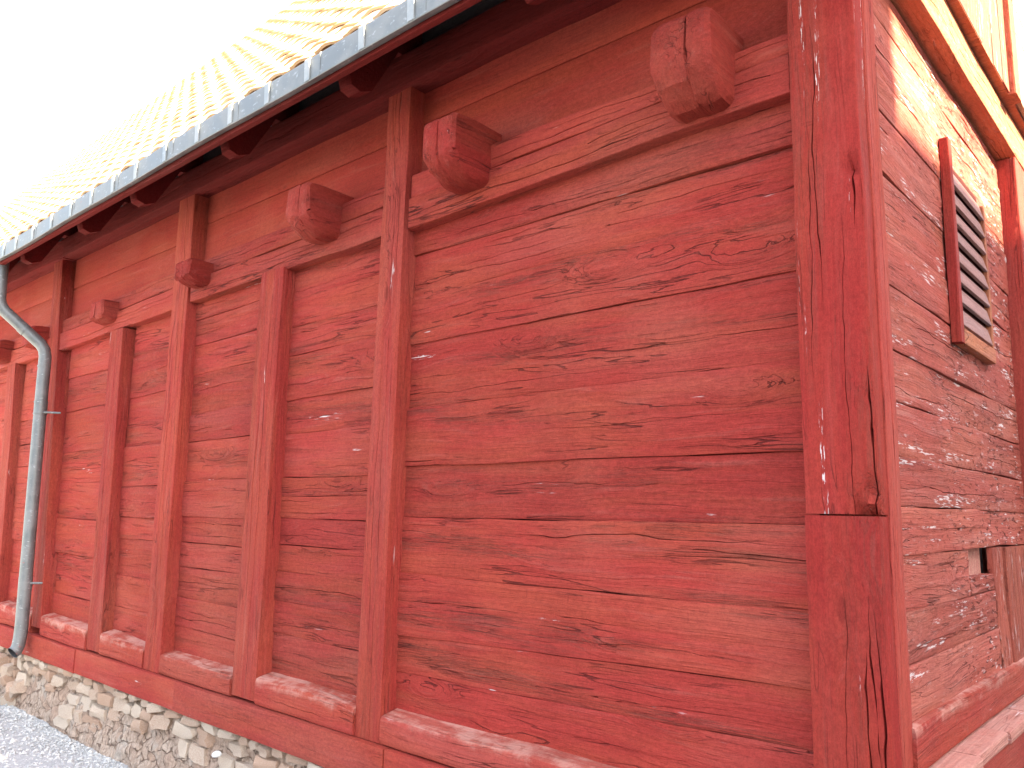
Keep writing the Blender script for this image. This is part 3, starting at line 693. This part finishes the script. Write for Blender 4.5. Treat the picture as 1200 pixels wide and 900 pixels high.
# side sill and the weathered ledge below it
timber('sill_beam', barn, M['sill'], 'side_h', (.014, .18, .832), 3.0, .133, .10, 800, cracks=[(.06, .2, 1.0, .0015, .008)], edge=.003, bulge=.003, ch=.014, topmat=M['scuffed'])
y = .18; k = 0
while y < 3.1:
    L = rg.uniform(.30, .44)
    timber('ledge_board', barn, M['ledge'], 'side_h', (.094+rg.uniform(-.008, .006), y, .786+rg.uniform(-.002, .003)), L-.006, .042, .12, 810+k, edge=.003, bulge=.005, ch=.010, seg=.03)
    y += L; k += 1
timber('base_board', barn, M['base'], 'side_h', (.070, .18, .40), 3.0, .384, .08, 830, cracks=[(.12, .1, 2, .002, .01), (.25, .5, 2.8, .002, .01)], edge=.004, bulge=.006, ch=.008)

# ------------------------------------------------------------------ stone plinth
def fbm(x, y, s):
    v = 0; a = .5; f = 1.
    for i in range(4):
        v += a*(math.sin(x*f*5.3+s+1.7*i+2.1*math.sin(y*f*3.1+s))*math.cos(y*f*6.1-s*.7+1.3*math.sin(x*f*4.3+i))); a *= .55; f *= 1.9
    return v
xsn = np.arange(XL, .1, .018); zsn = np.linspace(-.06, .386, 36)
V = []; F = []
for z in zsn:
    for x in xsn:
        t = max(0, min(1, (.24-z)/.24)); d = .030-.062*t**.8+.020*fbm(x, z*2.2, .3)+.014*fbm(x*3.1, z*5, 2.)+.012*abs(fbm(x*7.3, z*2.5, 5.))-.012*abs(fbm(x*2.3, z*3, 9.))
        V.append((x, d, z))
n = len(xsn)
for j in range(len(zsn)-1):
    for i in range(n-1): F.append((j*n+i, j*n+i+1, (j+1)*n+i+1, (j+1)*n+i))
plinth = raw('plinth', V, F, M['rubble'], barn, True, 50); plinth['label'] = 'low rubble stone plinth under the sill'
plinth2 = box('plinth', barn, M['rubble'], -.16, .05, .06, 3.2, -.06, .40)
def stone_mesh(seed):
    rg = random.Random(seed); V = []; idx = {}
    for i in (-1, 0, 1):
        for j in (-1, 0, 1):
            for k in (-1, 0, 1):
                if (i, j, k) == (0, 0, 0): continue
                p = Vector((i, j, k)); q = p.normalized()
                e = .62+.38*(1/max(abs(c) for c in q))/1.732
                r = q*(1/max(abs(c) for c in q))*(.86 if abs(i)+abs(j)+abs(k) == 3 else (.95 if abs(i)+abs(j)+abs(k) == 2 else 1.))
                idx[(i, j, k)] = len(V); V.append(tuple(r[c]*rg.uniform(.72, 1.14) for c in range(3)))
    F = []
    for ax in range(3):
        for sgn in (-1, 1):
            for a in (-1, 0):
                for b in (-1, 0):
                    q = []
                    for (u, v) in ((a, b), (a+1, b), (a+1, b+1), (a, b+1)):
                        c = [0, 0, 0]; c[ax] = sgn; c[(ax+1) % 3] = u; c[(ax+2) % 3] = v; q.append(idx[tuple(c)])
                    F.append(q)
    me = bpy.data.meshes.new('stone'); me.from_pydata(V, [], F); finish(me, True, 28); me.materials.append(M['stone']); return me
SM = [stone_mesh(900+i) for i in range(10)]
rg = random.Random(21)
def course(z0, z1, wmin, wmax, proud, keep=1., xa=-8.6, xb=-.3):
    x = xa
    while x < xb:
        w_ = rg.uniform(wmin, wmax)
        if rg.random() < keep:
            h = (z1-z0)*rg.uniform(.75, 1.12); o = link('stone', SM[rg.randrange(10)], None, plinth)
            o.location = (x+w_/2, proud+rg.uniform(-.012, .012), (z0+z1)/2+rg.uniform(-.012, .012)); o.scale = (w_*.52, .055, h*.52)
            o.rotation_euler = (rg.uniform(-.12, .12), rg.gauss(0, .10), rg.uniform(-.15, .15))
        x += w_*1.0
course(.335, .386, .09, .24, .036)
course(.250, .335, .08, .21, .042, .85)
course(.165, .250, .09, .26, .046, .55)
course(.075, .165, .12, .30, .036, .35)
course(-.01, .080, .14, .36, .018, .25)
for q in range(14):   # small blocks at the foot of the downpipe
    o = link('stone', SM[rg.randrange(10)], None, plinth); o.location = (rg.uniform(-7.4, -6.1), rg.uniform(-.06, .0), rg.uniform(.03, .30)); s_ = rg.uniform(.035, .075)
    o.scale = (s_*1.2, .05, s_); o.rotation_euler = (rg.uniform(-.4, .4), rg.uniform(-.6, .6), rg.uniform(-.4, .4))

# white stone lying on the plinth, loose
bm = bmesh.new(); bmesh.ops.create_icosphere(bm, subdivisions=2, radius=1)
for v in bm.verts: v.co *= 1+.10*math.sin(3*v.co.x+2*v.co.z)+.06*math.sin(5*v.co.y)
me = bpy.data.meshes.new('white_stone'); bm.to_mesh(me); bm.free(); me.polygons.foreach_set('use_smooth', [True]*len(me.polygons))
ws = link('white_stone', me, M['white_stone'])
ws.location = (-3.33, -.052, .268); ws.scale = (.030, .022, .017); ws.rotation_euler = (0, -.25, .2)
ws['label'] = 'small smooth white stone resting on the rubble plinth under the red base board'; ws['category'] = 'stone'

# loose gravel in the visible corner
rn = np.random.default_rng(8); N = 15000
octv = np.array([(1, 0, 0), (-1, 0, 0), (0, 1, 0), (0, -1, 0), (0, 0, 1), (0, 0, -1)], float)
octf = np.array([(0, 2, 4), (2, 1, 4), (1, 3, 4), (3, 0, 4), (2, 0, 5), (1, 2, 5), (3, 1, 5), (0, 3, 5)])
px = rn.uniform(-8.2, -3.6, N); py = -.045-rn.random(N)**1.2*1.5; ps = np.exp(rn.normal(math.log(.0062), .45, N))
ra = rn.uniform(0, 6.28, N); V = octv[None]*ps[:, None, None]*rn.uniform(.6, 1.3, (N, 6, 1))*np.array([1, 1, .7])
c, s_ = np.cos(ra), np.sin(ra); X = V[..., 0]*c[:, None]-V[..., 1]*s_[:, None]; Y = V[..., 0]*s_[:, None]+V[..., 1]*c[:, None]
pz = .012*np.sin(px*1.7+py*.6)+.010*np.sin(py*2.9-px*.8)+ps*.3
V = np.stack([X+px[:, None], Y+py[:, None], V[..., 2]+pz[:, None]], -1).reshape(-1, 3)
F = (octf[None]+(np.arange(N)*6)[:, None, None]).reshape(-1, 3)
me = bpy.data.meshes.new('gravel'); me.from_pydata(V.tolist(), [], F.tolist()); me.update()
gr = link('gravel', me, M['pebble']); gr['kind'] = 'stuff'; gr['label'] = 'loose pale grey gravel along the foot of the wall'

# ------------------------------------------------------------------ the house across the lane (throws the shade on the end wall)
nh = empty('house', (9.0, 6.0, 0), 'tall plastered house across the lane facing the barn end wall', 'house')
HX = 9.0; ze = 2.93+HX*math.tan(SUN_EL)/math.cos(SUN_AZ); ye = .44+HX*math.tan(SUN_AZ)
def hbox(nm, mat, x0, x1, y0, y1, z0, z1):
    o = box(nm, nh, mat, x0-9, x1-9, y0-6, y1-6, z0, z1); return o
hbox('wall', M['plaster'], HX+.25, HX+7, ye+.02, 16, 0, ze-.2)
hbox('tower', M['plaster'], HX+.0, HX+4, ye-2.6, ye, 0, ze+.75)
raw('roof', [(HX-9, ye+.03-6, ze-.19), (HX-9, 10.2, ze-.19), (HX-2, ye+.03-6, ze-.19), (HX-2, 10.2, ze-.19), (HX-5.5, ye+.03-6, ze+1.6), (HX-5.5, 10.2, ze+1.6), (HX-9, ye+.03-6, ze), (HX-9, 10.2, ze), (HX-2, ye+.03-6, ze), (HX-2, 10.2, ze)],
    [(0, 1, 3, 2), (0, 6, 7, 1), (6, 4, 5, 7), (4, 8, 9, 5), (8, 2, 3, 9), (0, 2, 8, 4, 6), (1, 7, 5, 9, 3)], M['tile'], nh)
raw('tower_roof', [(0, ye-2.7-6, ze+.74), (4, ye-2.7-6, ze+.74), (4, ye-6, ze+.74), (0, ye-6, ze+.74), (2, ye-1.35-6, ze+1.4)], [(0, 1, 4), (1, 2, 4), (2, 3, 4), (3, 0, 4), (3, 2, 1, 0)], M['tile'], nh)
for yy in (3.6, 6.2, 8.8, 11.4):
    for zz in (1.2, 4.2):
        f = hbox('window', M['sill'], HX+.21, HX+.26, yy, yy+1.1, zz, zz+1.5)
        p = box('pane', f, M['hollow'], HX+.195-9, HX+.212-9, yy+.1-6, yy+1.-6, zz+.1, zz+1.4)
